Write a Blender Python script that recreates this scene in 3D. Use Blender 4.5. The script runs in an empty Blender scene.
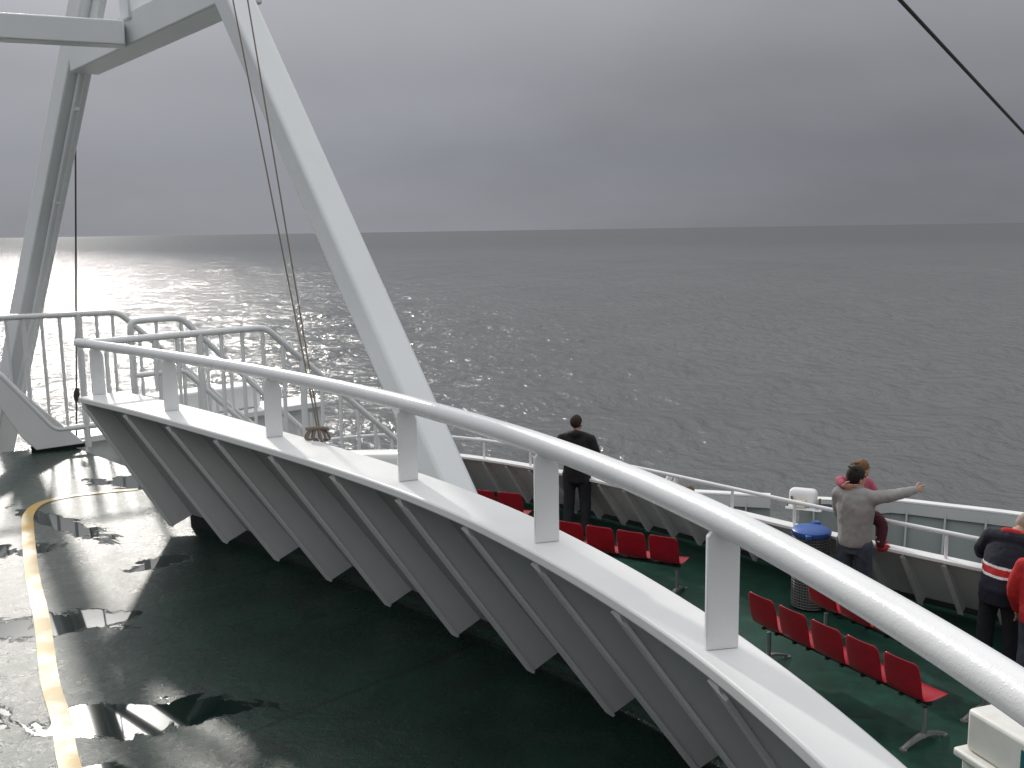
import bpy, bmesh, math, random
import numpy as np
from mathutils import Vector, Matrix, noise
random.seed(7); np.random.seed(7)
C = bpy.context.scene
COL = C.collection
R = math.radians

# ------------------------------------------------------------------ camera
cd = bpy.data.cameras.new('camera'); cam = bpy.data.objects.new('camera', cd); COL.objects.link(cam)
cd.sensor_width = 36.0; cd.lens = 1000.0 / 1024.0 * 36.0; cd.clip_start = 0.05; cd.clip_end = 60000
EYE = Vector((0, 0, 1.75)); PITCH = R(8.75); ROLL = R(0.85)
fwd = Vector((0, math.cos(PITCH), -math.sin(PITCH))); r0 = Vector((1, 0, 0)); u0 = r0.cross(fwd)
rr = math.cos(ROLL) * r0 - math.sin(ROLL) * u0; uu = math.cos(ROLL) * u0 + math.sin(ROLL) * r0
M = Matrix((rr, uu, -fwd)).transposed().to_4x4(); M.translation = EYE
cam.matrix_world = M
C.camera = cam

# ------------------------------------------------------------------ sky, sun, exposure
SUN_AZ = R(-24.6); SUN_EL = R(25.0)      # left of straight ahead, low behind broken cloud
SD = Vector((math.sin(SUN_AZ) * math.cos(SUN_EL), math.cos(SUN_AZ) * math.cos(SUN_EL), math.sin(SUN_EL)))
sl = bpy.data.lights.new('sun', 'SUN'); sun = bpy.data.objects.new('sun', sl); COL.objects.link(sun)
sl.energy = 2.0; sl.angle = R(2.2); sl.color = (1.0, 0.955, 0.89)
sun.rotation_euler = SD.to_track_quat('Z', 'Y').to_euler()
C.view_settings.view_transform = 'Standard'; C.view_settings.look = 'None'
C.view_settings.exposure = 0.0; C.view_settings.gamma = 1.0; C.view_settings.use_curve_mapping = False

W = bpy.data.worlds.new('World'); C.world = W; W.use_nodes = True
nt = W.node_tree; nt.nodes.clear()
def wn(t, **k):
    n = nt.nodes.new(t)
    for a, b in k.items(): setattr(n, a, b)
    return n
def wmath(op, a, b=None, clamp=False):
    n = wn('ShaderNodeMath', operation=op); n.use_clamp = clamp
    for i, v in enumerate((a, b)):
        if v is None: continue
        if isinstance(v, (int, float)): n.inputs[i].default_value = v
        else: nt.links.new(v, n.inputs[i])
    return n.outputs[0]
def wmix(fac, a, b, blend='MIX'):
    n = wn('ShaderNodeMix', data_type='RGBA', blend_type=blend)
    for key, v in (('Factor', fac), ('A', a), ('B', b)):
        s = [i for i in n.inputs if i.name == key and (i.type == 'RGBA' or key == 'Factor')][0]
        if key == 'Factor': s = n.inputs[0]
        if isinstance(v, (int, float)): s.default_value = v
        elif isinstance(v, tuple): s.default_value = v
        else: nt.links.new(v, s)
    return n.outputs[2]
tc = wn('ShaderNodeTexCoord'); nrm = wn('ShaderNodeVectorMath', operation='NORMALIZE')
nt.links.new(tc.outputs['Generated'], nrm.inputs[0]); DIR = nrm.outputs[0]
sep = wn('ShaderNodeSeparateXYZ'); nt.links.new(DIR, sep.inputs[0])
zz = wmath('MAXIMUM', sep.outputs[2], 0.0)
ramp = wn('ShaderNodeValToRGB'); nt.links.new(zz, ramp.inputs[0])
cr = ramp.color_ramp; cr.interpolation = 'EASE'
stops = [(0.0, (.280, .290, .325)), (0.06, (.292, .303, .340)), (0.13, (.335, .346, .380)), (0.215, (.425, .433, .470)),
         (0.42, (.66, .67, .70)), (0.75, (1.10, 1.12, 1.15)), (1.0, (1.25, 1.27, 1.30))]
cr.elements[0].position = stops[0][0]; cr.elements[0].color = (*stops[0][1], 1)
cr.elements[1].position = stops[-1][0]; cr.elements[1].color = (*stops[-1][1], 1)
for p, c in stops[1:-1]:
    e = cr.elements.new(p); e.color = (*c, 1)
# layered cloud texture, squashed towards the horizon
den = wmath('ADD', zz, 0.27)
cx = wmath('DIVIDE', sep.outputs[0], den); cy = wmath('DIVIDE', sep.outputs[1], den)
comb = wn('ShaderNodeCombineXYZ'); nt.links.new(cx, comb.inputs[0]); nt.links.new(cy, comb.inputs[1])
def wnoise(scale, detail, rough, dist=0.0, off=(0, 0, 0)):
    mp = wn('ShaderNodeVectorMath', operation='ADD'); nt.links.new(comb.outputs[0], mp.inputs[0]); mp.inputs[1].default_value = off
    n = wn('ShaderNodeTexNoise'); n.inputs['Scale'].default_value = scale; n.inputs['Detail'].default_value = detail
    n.inputs['Roughness'].default_value = rough; n.inputs['Distortion'].default_value = dist
    nt.links.new(mp.outputs[0], n.inputs['Vector']); return n.outputs['Fac']
n1 = wnoise(0.55, 4, .5, .3, (3.1, 1.7, 0)); n2 = wnoise(1.5, 5, .55, .4, (7.7, 2.2, 0))
cl = wmath('ADD', wmath('MULTIPLY', wmath('SUBTRACT', n1, .5), .48), wmath('MULTIPLY', wmath('SUBTRACT', n2, .5), .24))
cl = wmath('ADD', cl, 1.0)
# the heavier shower bank lies off to the right
rgt = wn('ShaderNodeVectorMath', operation='DOT_PRODUCT'); nt.links.new(DIR, rgt.inputs[0])
rgt.inputs[1].default_value = (math.sin(R(24)), math.cos(R(24)), 0.02)
bank = wmath('POWER', wmath('MAXIMUM', rgt.outputs['Value'], 0.0), 9.0)
bank = wmath('SUBTRACT', 1.0, wmath('MULTIPLY', bank, .33))
# added dimming of the low sky away from the sun, darkens the wall underside
away = wn('ShaderNodeVectorMath', operation='DOT_PRODUCT'); nt.links.new(DIR, away.inputs[0])
away.inputs[1].default_value = (-math.sin(SUN_AZ), -math.cos(SUN_AZ), 0)
low = wmath('SUBTRACT', 1.0, wmath('MULTIPLY', zz, 1.35, True))
dim = wmath('SUBTRACT', 1.0, wmath('MULTIPLY', wmath('MULTIPLY', wmath('ADD', away.outputs['Value'], .35, True), low), .58))
sc_ = wmath('MULTIPLY', wmath('MULTIPLY', cl, bank), dim)
cloud = wmix(1.0, ramp.outputs[0], (1, 1, 1, 1), 'MULTIPLY')
vm = wn('ShaderNodeVectorMath', operation='SCALE'); nt.links.new(cloud, vm.inputs[0]); nt.links.new(sc_, vm.inputs['Scale'])
# bright thin cloud around the hidden sun
sdot = wn('ShaderNodeVectorMath', operation='DOT_PRODUCT'); nt.links.new(DIR, sdot.inputs[0]); sdot.inputs[1].default_value = tuple(SD)
sp = wmath('MAXIMUM', sdot.outputs['Value'], 0.0)
g = wmath('ADD', wmath('MULTIPLY', wmath('POWER', sp, 600.0), 16.0), wmath('MULTIPLY', wmath('POWER', sp, 150.0), 3.0))
gl = wn('ShaderNodeVectorMath', operation='SCALE'); gl.inputs[0].default_value = (1.0, .97, .92); nt.links.new(g, gl.inputs['Scale'])
tot = wn('ShaderNodeVectorMath', operation='ADD'); nt.links.new(vm.outputs[0], tot.inputs[0]); nt.links.new(gl.outputs[0], tot.inputs[1])
sky = wn('ShaderNodeTexSky', sky_type='NISHITA'); sky.sun_disc = False; sky.sun_elevation = SUN_EL; sky.sun_rotation = SUN_AZ
bgs = wn('ShaderNodeBackground'); bgs.inputs[1].default_value = .05; nt.links.new(sky.outputs[0], bgs.inputs[0])
bgc = wn('ShaderNodeBackground'); bgc.inputs[1].default_value = 1.0; nt.links.new(tot.outputs[0], bgc.inputs[0])
mx = wn('ShaderNodeMixShader'); mx.inputs[0].default_value = .988
nt.links.new(bgs.outputs[0], mx.inputs[1]); nt.links.new(bgc.outputs[0], mx.inputs[2])
wo = wn('ShaderNodeOutputWorld'); nt.links.new(mx.outputs[0], wo.inputs[0])

# ------------------------------------------------------------------ materials
class Mat:
    def __init__(s, name):
        s.m = bpy.data.materials.new(name); s.m.use_nodes = True; s.t = s.m.node_tree
        s.b = s.t.nodes['Principled BSDF']
    def n(s, t, **k):
        x = s.t.nodes.new(t)
        for a, b in k.items(): setattr(x, a, b)
        return x
    def l(s, a, b): s.t.links.new(a, b)
    def coord(s, obj=True):
        return s.n('ShaderNodeTexCoord').outputs['Object'] if obj else s.n('ShaderNodeNewGeometry').outputs['Position']
    def noise(s, vec, scale, detail=4, rough=.55, dist=0):
        x = s.n('ShaderNodeTexNoise'); s.l(vec, x.inputs['Vector']); x.inputs['Scale'].default_value = scale
        x.inputs['Detail'].default_value = detail; x.inputs['Roughness'].default_value = rough; x.inputs['Distortion'].default_value = dist
        return x.outputs['Fac']
    def ramp(s, v, stops):
        x = s.n('ShaderNodeValToRGB'); s.l(v, x.inputs[0]); r = x.color_ramp
        r.elements[0].position = stops[0][0]; r.elements[1].position = stops[-1][0]
        def c4(c): return (c, c, c, 1) if isinstance(c, (int, float)) else (*c, 1)
        r.elements[0].color = c4(stops[0][1]); r.elements[1].color = c4(stops[-1][1])
        for p, c in stops[1:-1]:
            e = r.elements.new(p); e.color = c4(c)
        return x.outputs[0]
    def math(s, op, a, b=None, clamp=False):
        x = s.n('ShaderNodeMath', operation=op); x.use_clamp = clamp
        for i, v in enumerate((a, b)):
            if v is None: continue
            if isinstance(v, (int, float)): x.inputs[i].default_value = v
            else: s.l(v, x.inputs[i])
        return x.outputs[0]
    def mix(s, f, a, b):
        x = s.n('ShaderNodeMix', data_type='RGBA')
        for i, v in ((0, f), (6, a), (7, b)):
            if isinstance(v, (int, float)): x.inputs[i].default_value = v
            elif isinstance(v, tuple): x.inputs[i].default_value = (*v, 1) if len(v) == 3 else v
            else: s.l(v, x.inputs[i])
        return x.outputs[2]
    def bump(s, h, strength, dist):
        x = s.n('ShaderNodeBump'); x.inputs['Strength'].default_value = strength; x.inputs['Distance'].default_value = dist
        s.l(h, x.inputs['Height']); s.l(x.outputs[0], s.b.inputs['Normal'])
    def set(s, **k):
        for a, v in k.items():
            i = s.b.inputs[{'base': 'Base Color', 'rough': 'Roughness', 'metal': 'Metallic', 'spec': 'Specular IOR Level', 'ior': 'IOR',
                            'coat': 'Coat Weight', 'coatr': 'Coat Roughness', 'sheen': 'Sheen Weight'}[a]]
            if isinstance(v, (int, float)): i.default_value = v
            elif isinstance(v, tuple): i.default_value = (*v, 1)
            else: s.l(v, i)
        return s

def paint(name, base, rough=.38, dirt=.9, scale=3.0, bump=.0012, stain=None):
    m = Mat(name); v = m.coord(False)
    a = m.noise(v, scale, 5, .6); b = m.noise(v, 38.0, 3, .6)
    f = m.ramp(a, [(.30, 0.0), (.62, 1.0)])
    dk = tuple(c * dirt for c in base)
    col = m.mix(f, dk, base)
    if stain:
        st = m.ramp(m.noise(v, 1.7, 8, .72, .6), [(.66, 0.0), (.76, .55)])
        col = m.mix(st, col, stain)
    m.set(base=col, rough=m.math('ADD', m.math('MULTIPLY', a, .25), rough - .12))
    m.bump(m.math('ADD', m.math('MULTIPLY', b, .6), m.math('MULTIPLY', a, .8)), .55, bump)
    return m.m

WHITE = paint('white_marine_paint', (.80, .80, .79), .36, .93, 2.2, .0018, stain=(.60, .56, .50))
PLATEW = paint('shaded_plate_white', (.41, .43, .42), .45, .86, 1.4, .002)  # white plate toned down in its colour for the shade between ribs
RAILW = paint('white_rail_paint', (.80, .80, .80), .30, .95, 5, .0022)
GREYW = paint('weathered_white_paint', (.78, .79, .78), .45, .92, 1.6, .002)
GREYM = paint('mast_white_paint', (.82, .835, .84), .40, .94, 1.8, .002)
def droplets(mat):
    t = mat.node_tree; b = t.nodes['Principled BSDF']; ge = t.nodes.new('ShaderNodeNewGeometry'); vo = t.nodes.new('ShaderNodeTexVoronoi')
    vo.inputs['Scale'].default_value = 190; t.links.new(ge.outputs['Position'], vo.inputs['Vector'])
    mr = t.nodes.new('ShaderNodeMapRange'); mr.inputs[1].default_value = .10; mr.inputs[2].default_value = .34; mr.inputs[3].default_value = 1; mr.inputs[4].default_value = 0
    t.links.new(vo.outputs['Distance'], mr.inputs[0]); old = b.inputs['Normal'].links[0].from_node
    bu = t.nodes.new('ShaderNodeBump'); bu.inputs['Strength'].default_value = .45; bu.inputs['Distance'].default_value = .0005
    t.links.new(mr.outputs[0], bu.inputs['Height']); t.links.new(old.outputs[0], bu.inputs['Normal']); t.links.new(bu.outputs[0], b.inputs['Normal'])
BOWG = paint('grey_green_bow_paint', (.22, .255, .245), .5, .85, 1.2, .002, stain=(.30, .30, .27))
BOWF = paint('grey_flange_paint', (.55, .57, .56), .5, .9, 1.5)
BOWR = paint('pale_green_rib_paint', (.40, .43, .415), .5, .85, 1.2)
BLACK = paint('black_kick_shade', (.012, .013, .013), .5, .7)  # near-black colour stands for the shadow in the kick recesses
STEEL = Mat('galvanised_steel').set(base=(.36, .36, .36), rough=.42, metal=.85).m
DARKM = Mat('dark_steel').set(base=(.05, .05, .05), rough=.5, metal=.6).m
WIRE = Mat('wire_rope').set(base=(.07, .062, .055), rough=.6, metal=.4).m
ROPE = Mat('hemp_rope').set(base=(.22, .185, .15), rough=.9).m
BROWN = Mat('rusty_brown').set(base=(.12, .075, .04), rough=.7).m
BEIGE = Mat('beige_casing').set(base=(.62, .56, .44), rough=.5).m
droplets(RAILW)
RED = Mat('red_plastic'); _v = RED.coord(False)
RED.set(base=RED.ramp(RED.noise(_v, 9, 4), [(.3, (.27, .005, .014)), (.7, (.34, .008, .02))]), rough=.33).m
RED = RED.m
BLUE = paint('blue_plastic_lid', (.030, .10, .36), .42, .8, 12)
CREAM = paint('cream_white_plastic', (.72, .71, .66), .42, .9, 6)
TEAL = Mat('teal_sticker').set(base=(.01, .12, .12), rough=.4).m
TREAD = paint('grey_tread', (.50, .51, .51), .5, .8)
YELLOW = Mat('yellow_line_paint'); _v = YELLOW.coord(False)
_w = YELLOW.ramp(YELLOW.noise(_v, 5.5, 6, .65), [(.40, 0.0), (.56, 1.0)])
YELLOW.set(base=YELLOW.mix(_w, (.40, .28, .08), (.48, .28, .025)), spec=.3, rough=YELLOW.ramp(YELLOW.noise(_v, 4, 4), [(.35, .36), (.6, .50)])); YELLOW = YELLOW.m
def cloth(name, c, rough=.9, amt=.75, scale=14, sheen=.02):
    m = Mat(name); v = m.coord(); a = m.noise(v, scale, 5, .6); w = m.noise(v, 220, 2, .6)
    m.set(base=m.mix(m.ramp(a, [(.3, 0.0), (.7, 1.0)]), tuple(x * amt for x in c), c), rough=rough, sheen=sheen)
    m.bump(m.math('ADD', m.math('MULTIPLY', a, 1.0), m.math('MULTIPLY', w, .25)), .5, .02); return m.m
SKIN = Mat('skin').set(base=(.50, .27, .19), rough=.5).m
BLACKC = cloth('black_jacket_cloth', (.010, .010, .011)); JEANS = cloth('dark_denim', (.060, .072, .095), .85, .5, 6)
GREYF = cloth('grey_fleece', (.33, .315, .305), .95, .82, 9); NAVY = cloth('navy_jacket_cloth', (.008, .010, .020))
PINK = cloth('pink_jacket_cloth', (.50, .11, .17)); MAROON = cloth('maroon_trousers', (.075, .012, .022)); REDC = cloth('red_cloth', (.48, .018, .02))
WHITEC = cloth('white_cloth', (.75, .75, .75)); SHOE = Mat('dark_shoe').set(base=(.015, .015, .016), rough=.5).m; GREYSHOE = Mat('grey_shoe').set(base=(.22, .20, .18), rough=.7).m
BROWNH = cloth('brown_hair', (.040, .020, .012), .85, .5, 40); DARKH = cloth('dark_brown_hair', (.012, .007, .005), .85, .5, 40); BLONDH = cloth('dark_blond_hair', (.24, .12, .045), .8, .55, 40)
CAPM = cloth('pale_beige_cloth', (.40, .33, .27)); EYE_M = Mat('eye').set(base=(.02, .015, .012), rough=.2).m; LIP = Mat('lip').set(base=(.36, .12, .10), rough=.5).m

# ---- green wet deck
def deck_mat(name, wet):
    m = Mat(name); v = m.coord(False)
    big = m.noise(v, .55, 5, .6, .4); mid = m.noise(v, 2.6, 6, .62, .3); fine = m.noise(v, 24, 5, .65); grit = m.noise(v, 160, 3, .7)
    g = m.ramp(mid, [(.25, (.003, .013, .010)), (.5, (.005, .024, .016)), (.75, (.009, .040, .026))])
    if not wet: g = m.ramp(mid, [(.25, (.005, .025, .018)), (.5, (.009, .044, .030)), (.75, (.016, .070, .048))])
    scuff = m.ramp(m.noise(v, 1.3, 8, .7, 1.0), [(.56, 0.0), (.75, 1.0)])
    col = m.mix(scuff, g, (.028, .032, .028) if wet else (.014, .090, .058))
    dk = m.ramp(m.noise(v, 1.9, 7, .7, .5), [(.55, 0.0), (.70, .85)])
    col = m.mix(dk, col, (.008, .010, .009))
    h = m.math('ADD', m.math('MULTIPLY', fine, .5), m.math('MULTIPLY', grit, .35))
    if wet:
        # plate seams
        sp = m.n('ShaderNodeSeparateXYZ'); m.l(v, sp.inputs[0])
        def seam(a, b, off, w):
            d = m.math('ADD', m.math('ADD', m.math('MULTIPLY', sp.outputs[0], a), m.math('MULTIPLY', sp.outputs[1], b)), off)
            d = m.math('ADD', d, m.math('MULTIPLY', m.math('SUBTRACT', mid, .5), .012))
            return m.math('LESS_THAN', m.math('ABSOLUTE', d), w)
        lines = [seam(.694, -.72, x, .007) for x in (3.05, 4.55, 6.45)] + [seam(.72, .694, x, .007) for x in (-2.75, -1.25, -.35)]
        sm = lines[0]
        for q in lines[1:]: sm = m.math('MAXIMUM', sm, q)
        # standing water: soft-edged low spots, fringed by noise
        def pool(cx, cy, rx, ry, ang):
            c_, s_ = math.cos(ang), math.sin(ang)
            dx = m.math('SUBTRACT', sp.outputs[0], cx); dy = m.math('SUBTRACT', sp.outputs[1], cy)
            a = m.math('DIVIDE', m.math('ADD', m.math('MULTIPLY', dx, c_), m.math('MULTIPLY', dy, s_)), rx)
            b = m.math('DIVIDE', m.math('SUBTRACT', m.math('MULTIPLY', dy, c_), m.math('MULTIPLY', dx, s_)), ry)
            return m.math('SUBTRACT', 1.0, m.math('ADD', m.math('MULTIPLY', a, a), m.math('MULTIPLY', b, b)))
        pools = [pool(*p) for p in POOLS]
        pm = pools[0]
        for q in pools[1:]: pm = m.math('MAXIMUM', pm, q)
        pm = m.math('MAXIMUM', pm, -1.5)
        edge = m.math('ADD', pm, m.math('MULTIPLY', m.math('SUBTRACT', m.noise(v, 4.2, 8, .70, .8), .5), 5.2))
        water = m.ramp(edge, [(.10, 0.0), (.24, 1.0)])
        damp = m.ramp(edge, [(-.0, 0.0), (.1, 1.0)])
        col = m.mix(water, col, (.004, .012, .010)); col = m.mix(m.math('MULTIPLY', sm, .8), col, (.004, .005, .005))
        rg = m.ramp(big, [(.3, .22), (.5, .29), (.7, .37)])
        pat = m.noise(v, 7.0, 8, .72, .3)
        rg = m.math('ADD', rg, m.math('ADD', m.math('MULTIPLY', m.math('SUBTRACT', fine, .5), .25), m.math('MULTIPLY', m.math('SUBTRACT', pat, .5), .34)))
        rg = m.math('MAXIMUM', rg, .09)
        rough = m.mix(water, rg, (.035, .035, .035))
        m.set(base=col, rough=rough, spec=.58)
        hh = m.math('MULTIPLY', m.math('ADD', h, m.math('MULTIPLY', m.math('SUBTRACT', mid, .5), 2.2)), m.math('SUBTRACT', 1.0, water))
        hh = m.math('SUBTRACT', hh, m.math('MULTIPLY', sm, .8))
        m.bump(hh, 1.0, .007)
    else:
        m.set(base=col, rough=m.ramp(big, [(.3, .38), (.7, .6)]), spec=.3); m.bump(h, .5, .003)
    return m.m
POOLS = [(-1.35, 3.45, .42, .16, R(8)), (-2.15, 4.35, .52, .16, R(6)), (-2.75, 5.95, .70, .10, R(-38)), (-3.1, 5.3, .6, .16, R(25)),
         (-2.75, 7.0, .35, .18, R(-20)), (-2.55, 4.2, .5, .07, R(20)), (-1.45, 3.0, .2, .12, 0), (-1.9, 5.2, .16, .12, 0.6), (-2.0, 3.3, .18, .3, .2)]
DECK = deck_mat('wet_green_deck_paint', True); FDECK = deck_mat('green_foredeck_paint', False)

# ---- sea water
SEA = Mat('sea_water'); _v = SEA.coord(False)
_mp = SEA.n('ShaderNodeMapping'); SEA.l(_v, _mp.inputs['Vector']); _mp.inputs['Rotation'].default_value = (0, 0, R(25)); _mp.inputs['Scale'].default_value = (1, .62, 1)
_len = SEA.n('ShaderNodeVectorMath', operation='LENGTH'); SEA.l(_v, _len.inputs[0])
_near = SEA.n('ShaderNodeMapRange'); SEA.l(_len.outputs['Value'], _near.inputs[0])          # the breeze dies away towards the offing
for _i, _x in ((1, 300.0), (2, 900.0), (3, 1.0), (4, .55)): _near.inputs[_i].default_value = _x
_h = SEA.math('ADD', SEA.math('MULTIPLY', SEA.noise(_mp.outputs[0], 1.0, 6, .54, 0), 1.0), SEA.math('MULTIPLY', SEA.noise(_mp.outputs[0], .22, 3, .5), 1.2))
_h = SEA.math('MULTIPLY', _h, _near.outputs[0])
SEA.bump(_h, 1.0, .46)
_f = SEA.ramp(SEA.noise(_mp.outputs[0], .03, 4, .6), [(.3, (.105, .110, .107)), (.7, (.130, .135, .131))])
_cap = SEA.ramp(SEA.math('ADD', SEA.noise(_mp.outputs[0], .30, 6, .7, .4), SEA.math('MULTIPLY', SEA.noise(_mp.outputs[0], .045, 2, .5), .35)), [(.915, 0.0), (.95, .55)])
SEA.set(base=SEA.mix(_cap, _f, (.6, .62, .62)), rough=.13, ior=1.333, spec=.5)
# dull diffuse share stands in for waves mirroring less sky, painted stronger with distance
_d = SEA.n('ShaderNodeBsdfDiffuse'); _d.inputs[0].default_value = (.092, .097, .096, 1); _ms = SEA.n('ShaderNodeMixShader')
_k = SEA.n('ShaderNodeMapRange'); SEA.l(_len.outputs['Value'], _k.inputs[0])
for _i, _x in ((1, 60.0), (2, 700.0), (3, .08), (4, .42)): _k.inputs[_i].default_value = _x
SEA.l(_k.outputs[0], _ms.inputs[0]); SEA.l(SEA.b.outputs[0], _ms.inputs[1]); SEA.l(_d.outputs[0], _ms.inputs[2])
SEA.l(_ms.outputs[0], [n_ for n_ in SEA.t.nodes if n_.type == 'OUTPUT_MATERIAL'][0].inputs[0])
SEA = SEA.m

# ------------------------------------------------------------------ object helpers
def tag(o, label=None, cat=None, group=None, kind=None):
    for k, v in (('label', label), ('category', cat), ('group', group), ('kind', kind)):
        if v: o[k] = v
    return o
def empty(name, loc, label, cat, group=None, rz=0):
    o = bpy.data.objects.new(name, None); COL.objects.link(o); o.location = loc; o.rotation_euler = (0, 0, rz)
    o.empty_display_size = .1
    return tag(o, label, cat, group)
class MB:
    def __init__(s): s.v = []; s.f = []
    def add(s, vs, fs):
        k = len(s.v); s.v += [tuple(p) for p in vs]; s.f += [tuple(i + k for i in q) for q in fs]; return s
    def box(s, c, x, y, z):
        """oriented box: centre and three half-axis vectors"""
        c, x, y, z = map(Vector, (c, x, y, z))
        vs = [c + a * x + b * y + d * z for d in (-1, 1) for b in (-1, 1) for a in (-1, 1)]
        return s.add(vs, [(0, 2, 3, 1), (4, 5, 7, 6), (0, 1, 5, 4), (2, 6, 7, 3), (0, 4, 6, 2), (1, 3, 7, 5)])
    def bar(s, a, b, w, h, up=(0, 0, 1)):
        """rectangular bar from a to b; w across, h along up"""
        a, b = Vector(a), Vector(b); d = (b - a); L = d.length; d.normalize(); up = Vector(up)
        x = d.cross(up); x.normalize(); u = x.cross(d)
        return s.box((a + b) / 2, d * L / 2, x * w / 2, u * h / 2)
    def tube(s, pts, rad, n=14, cap=True):
        pts = [Vector(p) for p in pts]; rad = rad if isinstance(rad, (list, tuple)) else [rad] * len(pts)
        k = len(s.v); ref = None
        for i, p in enumerate(pts):
            a = pts[max(i - 1, 0)]; b = pts[min(i + 1, len(pts) - 1)]; d = (b - a).normalized()
            if ref is None:
                ref = Vector((0, 0, 1)) if abs(d.z) < .9 else Vector((0, 1, 0))
            x = ref - d * ref.dot(d); x.normalize(); y = d.cross(x); ref = x
            # mitre so a bend keeps its thickness
            for j in range(n):
                t = 2 * math.pi * j / n; s.v.append(tuple(p + (x * math.cos(t) + y * math.sin(t)) * rad[i]))
        for i in range(len(pts) - 1):
            for j in range(n):
                a = k + i * n + j; b = k + i * n + (j + 1) % n; s.f.append((a, b, b + n, a + n))
        if cap:
            s.f.append(tuple(k + j for j in reversed(range(n)))); e = k + (len(pts) - 1) * n; s.f.append(tuple(e + j for j in range(n)))
        return s
    def prism(s, poly, off):
        """closed polygon (3D points) extruded by vector off"""
        n = len(poly); off = Vector(off); a = [Vector(p) for p in poly]; vs = a + [p + off for p in a]
        return s.add(vs, [tuple(reversed(range(n))), tuple(range(n, 2 * n))] + [(i, (i + 1) % n, n + (i + 1) % n, n + i) for i in range(n)])
    def strip(s, ra, rb):
        k = len(s.v); n = len(ra); s.v += [tuple(p) for p in ra] + [tuple(p) for p in rb]
        for i in range(n - 1): s.f.append((k + i, k + i + 1, k + n + i + 1, k + n + i))
        return s
    def sweep(s, sections):
        """list of closed cross sections (same count) skinned into a solid"""
        k = len(s.v); n = len(sections[0])
        for c in sections: s.v += [tuple(p) for p in c]
        for i in range(len(sections) - 1):
            for j in range(n):
                a = k + i * n + j; b = k + i * n + (j + 1) % n; s.f.append((a, b, b + n, a + n))
        s.f.append(tuple(k + j for j in reversed(range(n)))); e = k + (len(sections) - 1) * n; s.f.append(tuple(e + j for j in range(n)))
        return s
    def ell(s, c, r, nu=16, nv=10, rot=None):
        k = len(s.v); c = Vector(c); rot = rot or Matrix.Identity(3)
        s.v.append(tuple(c + rot @ Vector((0, 0, -r[2]))))
        for i in range(1, nv):
            t = -math.pi / 2 + math.pi * i / nv
            for j in range(nu):
                a = 2 * math.pi * j / nu
                s.v.append(tuple(c + rot @ Vector((r[0] * math.cos(t) * math.cos(a), r[1] * math.cos(t) * math.sin(a), r[2] * math.sin(t)))))
        s.v.append(tuple(c + rot @ Vector((0, 0, r[2])))); top = len(s.v) - 1
        for j in range(nu): s.f.append((k, k + 1 + (j + 1) % nu, k + 1 + j)); s.f.append((top, top - nu + j, top - nu + (j + 1) % nu))
        for i in range(nv - 2):
            for j in range(nu):
                a = k + 1 + i * nu + j; b = k + 1 + i * nu + (j + 1) % nu; s.f.append((a, b, b + nu, a + nu))
        return s
    def mesh(s, name):
        me = bpy.data.meshes.new(name); me.from_pydata(s.v, [], s.f)
        bm = bmesh.new(); bm.from_mesh(me); bmesh.ops.recalc_face_normals(bm, faces=bm.faces); bm.to_mesh(me); bm.free()
        return me
    def build(s, name, mat, parent=None, smooth=True, bevel=0, seg=2, angle=40, local=False):
        """link as ONE object; world coordinates unless the parent is a moved empty (then made local)"""
        me = s.mesh(name); me.materials.append(mat)
        o = bpy.data.objects.new(name, me); COL.objects.link(o)
        if parent is not None:
            o.parent = parent
            if not local:
                Pm = Matrix.LocRotScale(parent.location, parent.rotation_euler, None)
                if parent.parent is not None:
                    pp = parent.parent; Pm = Matrix.LocRotScale(pp.location, pp.rotation_euler, None) @ Pm
                me.transform(Pm.inverted())
        if smooth:
            for p in me.polygons: p.use_smooth = True
            try: me.set_sharp_from_angle(angle=R(angle))
            except Exception: pass
        if bevel:
            b = o.modifiers.new('bevel', 'BEVEL'); b.width = bevel; b.segments = seg; b.limit_method = 'ANGLE'; b.angle_limit = R(35)
            b.harden_normals = False
        return o
def structure(o): o['kind'] = 'structure'; return o

# ship axes: s runs forward to the bow, t across to starboard
S2 = Vector((.720, .694, 0)); T2 = Vector((.694, -.720, 0))
def ST(s, t, z=0): return S2 * s + T2 * t + Vector((0, 0, z))
def resample(pts, n=None, step=None, deg=3):
    """smooth a measured plan curve: polynomial in chord length, then even samples"""
    p = np.array(pts, float); d = np.r_[0, np.cumsum(np.hypot(*np.diff(p[:, :2], axis=0).T))]
    L = d[-1]; fx = np.polyfit(d / L, p[:, 0], deg); fy = np.polyfit(d / L, p[:, 1], deg)
    u = np.linspace(0, 1, 400); x = np.polyval(fx, u); y = np.polyval(fy, u)
    q = np.r_[0, np.cumsum(np.hypot(np.diff(x), np.diff(y)))]
    if step: n = int(round(q[-1] / step)) + 1
    w = np.linspace(0, q[-1], n)
    return [Vector((np.interp(a, q, x), np.interp(a, q, y), 0)) for a in w]
def catmull(pts, per=8):
    P = [Vector(p) for p in pts]; P = [P[0] * 2 - P[1]] + P + [P[-1] * 2 - P[-2]]; out = []
    for i in range(1, len(P) - 2):
        a, b, c, d = P[i - 1:i + 3]
        for k in range(per):
            t = k / per
            out.append(.5 * (2 * b + (c - a) * t + (2 * a - 5 * b + 4 * c - d) * t * t + (3 * b - a - 3 * c + d) * t ** 3))
    out.append(P[-2]); return out
def perp_left(pts):
    """unit normals to the left of travel"""
    out = []
    for i in range(len(pts)):
        d = pts[min(i + 1, len(pts) - 1)] - pts[max(i - 1, 0)]; d.z = 0; d.normalize(); out.append(Vector((-d.y, d.x, 0)))
    return out
def Z(p, z): return Vector((p.x, p.y, z))

SEA_Z = -9.0; FD = -2.73

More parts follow.
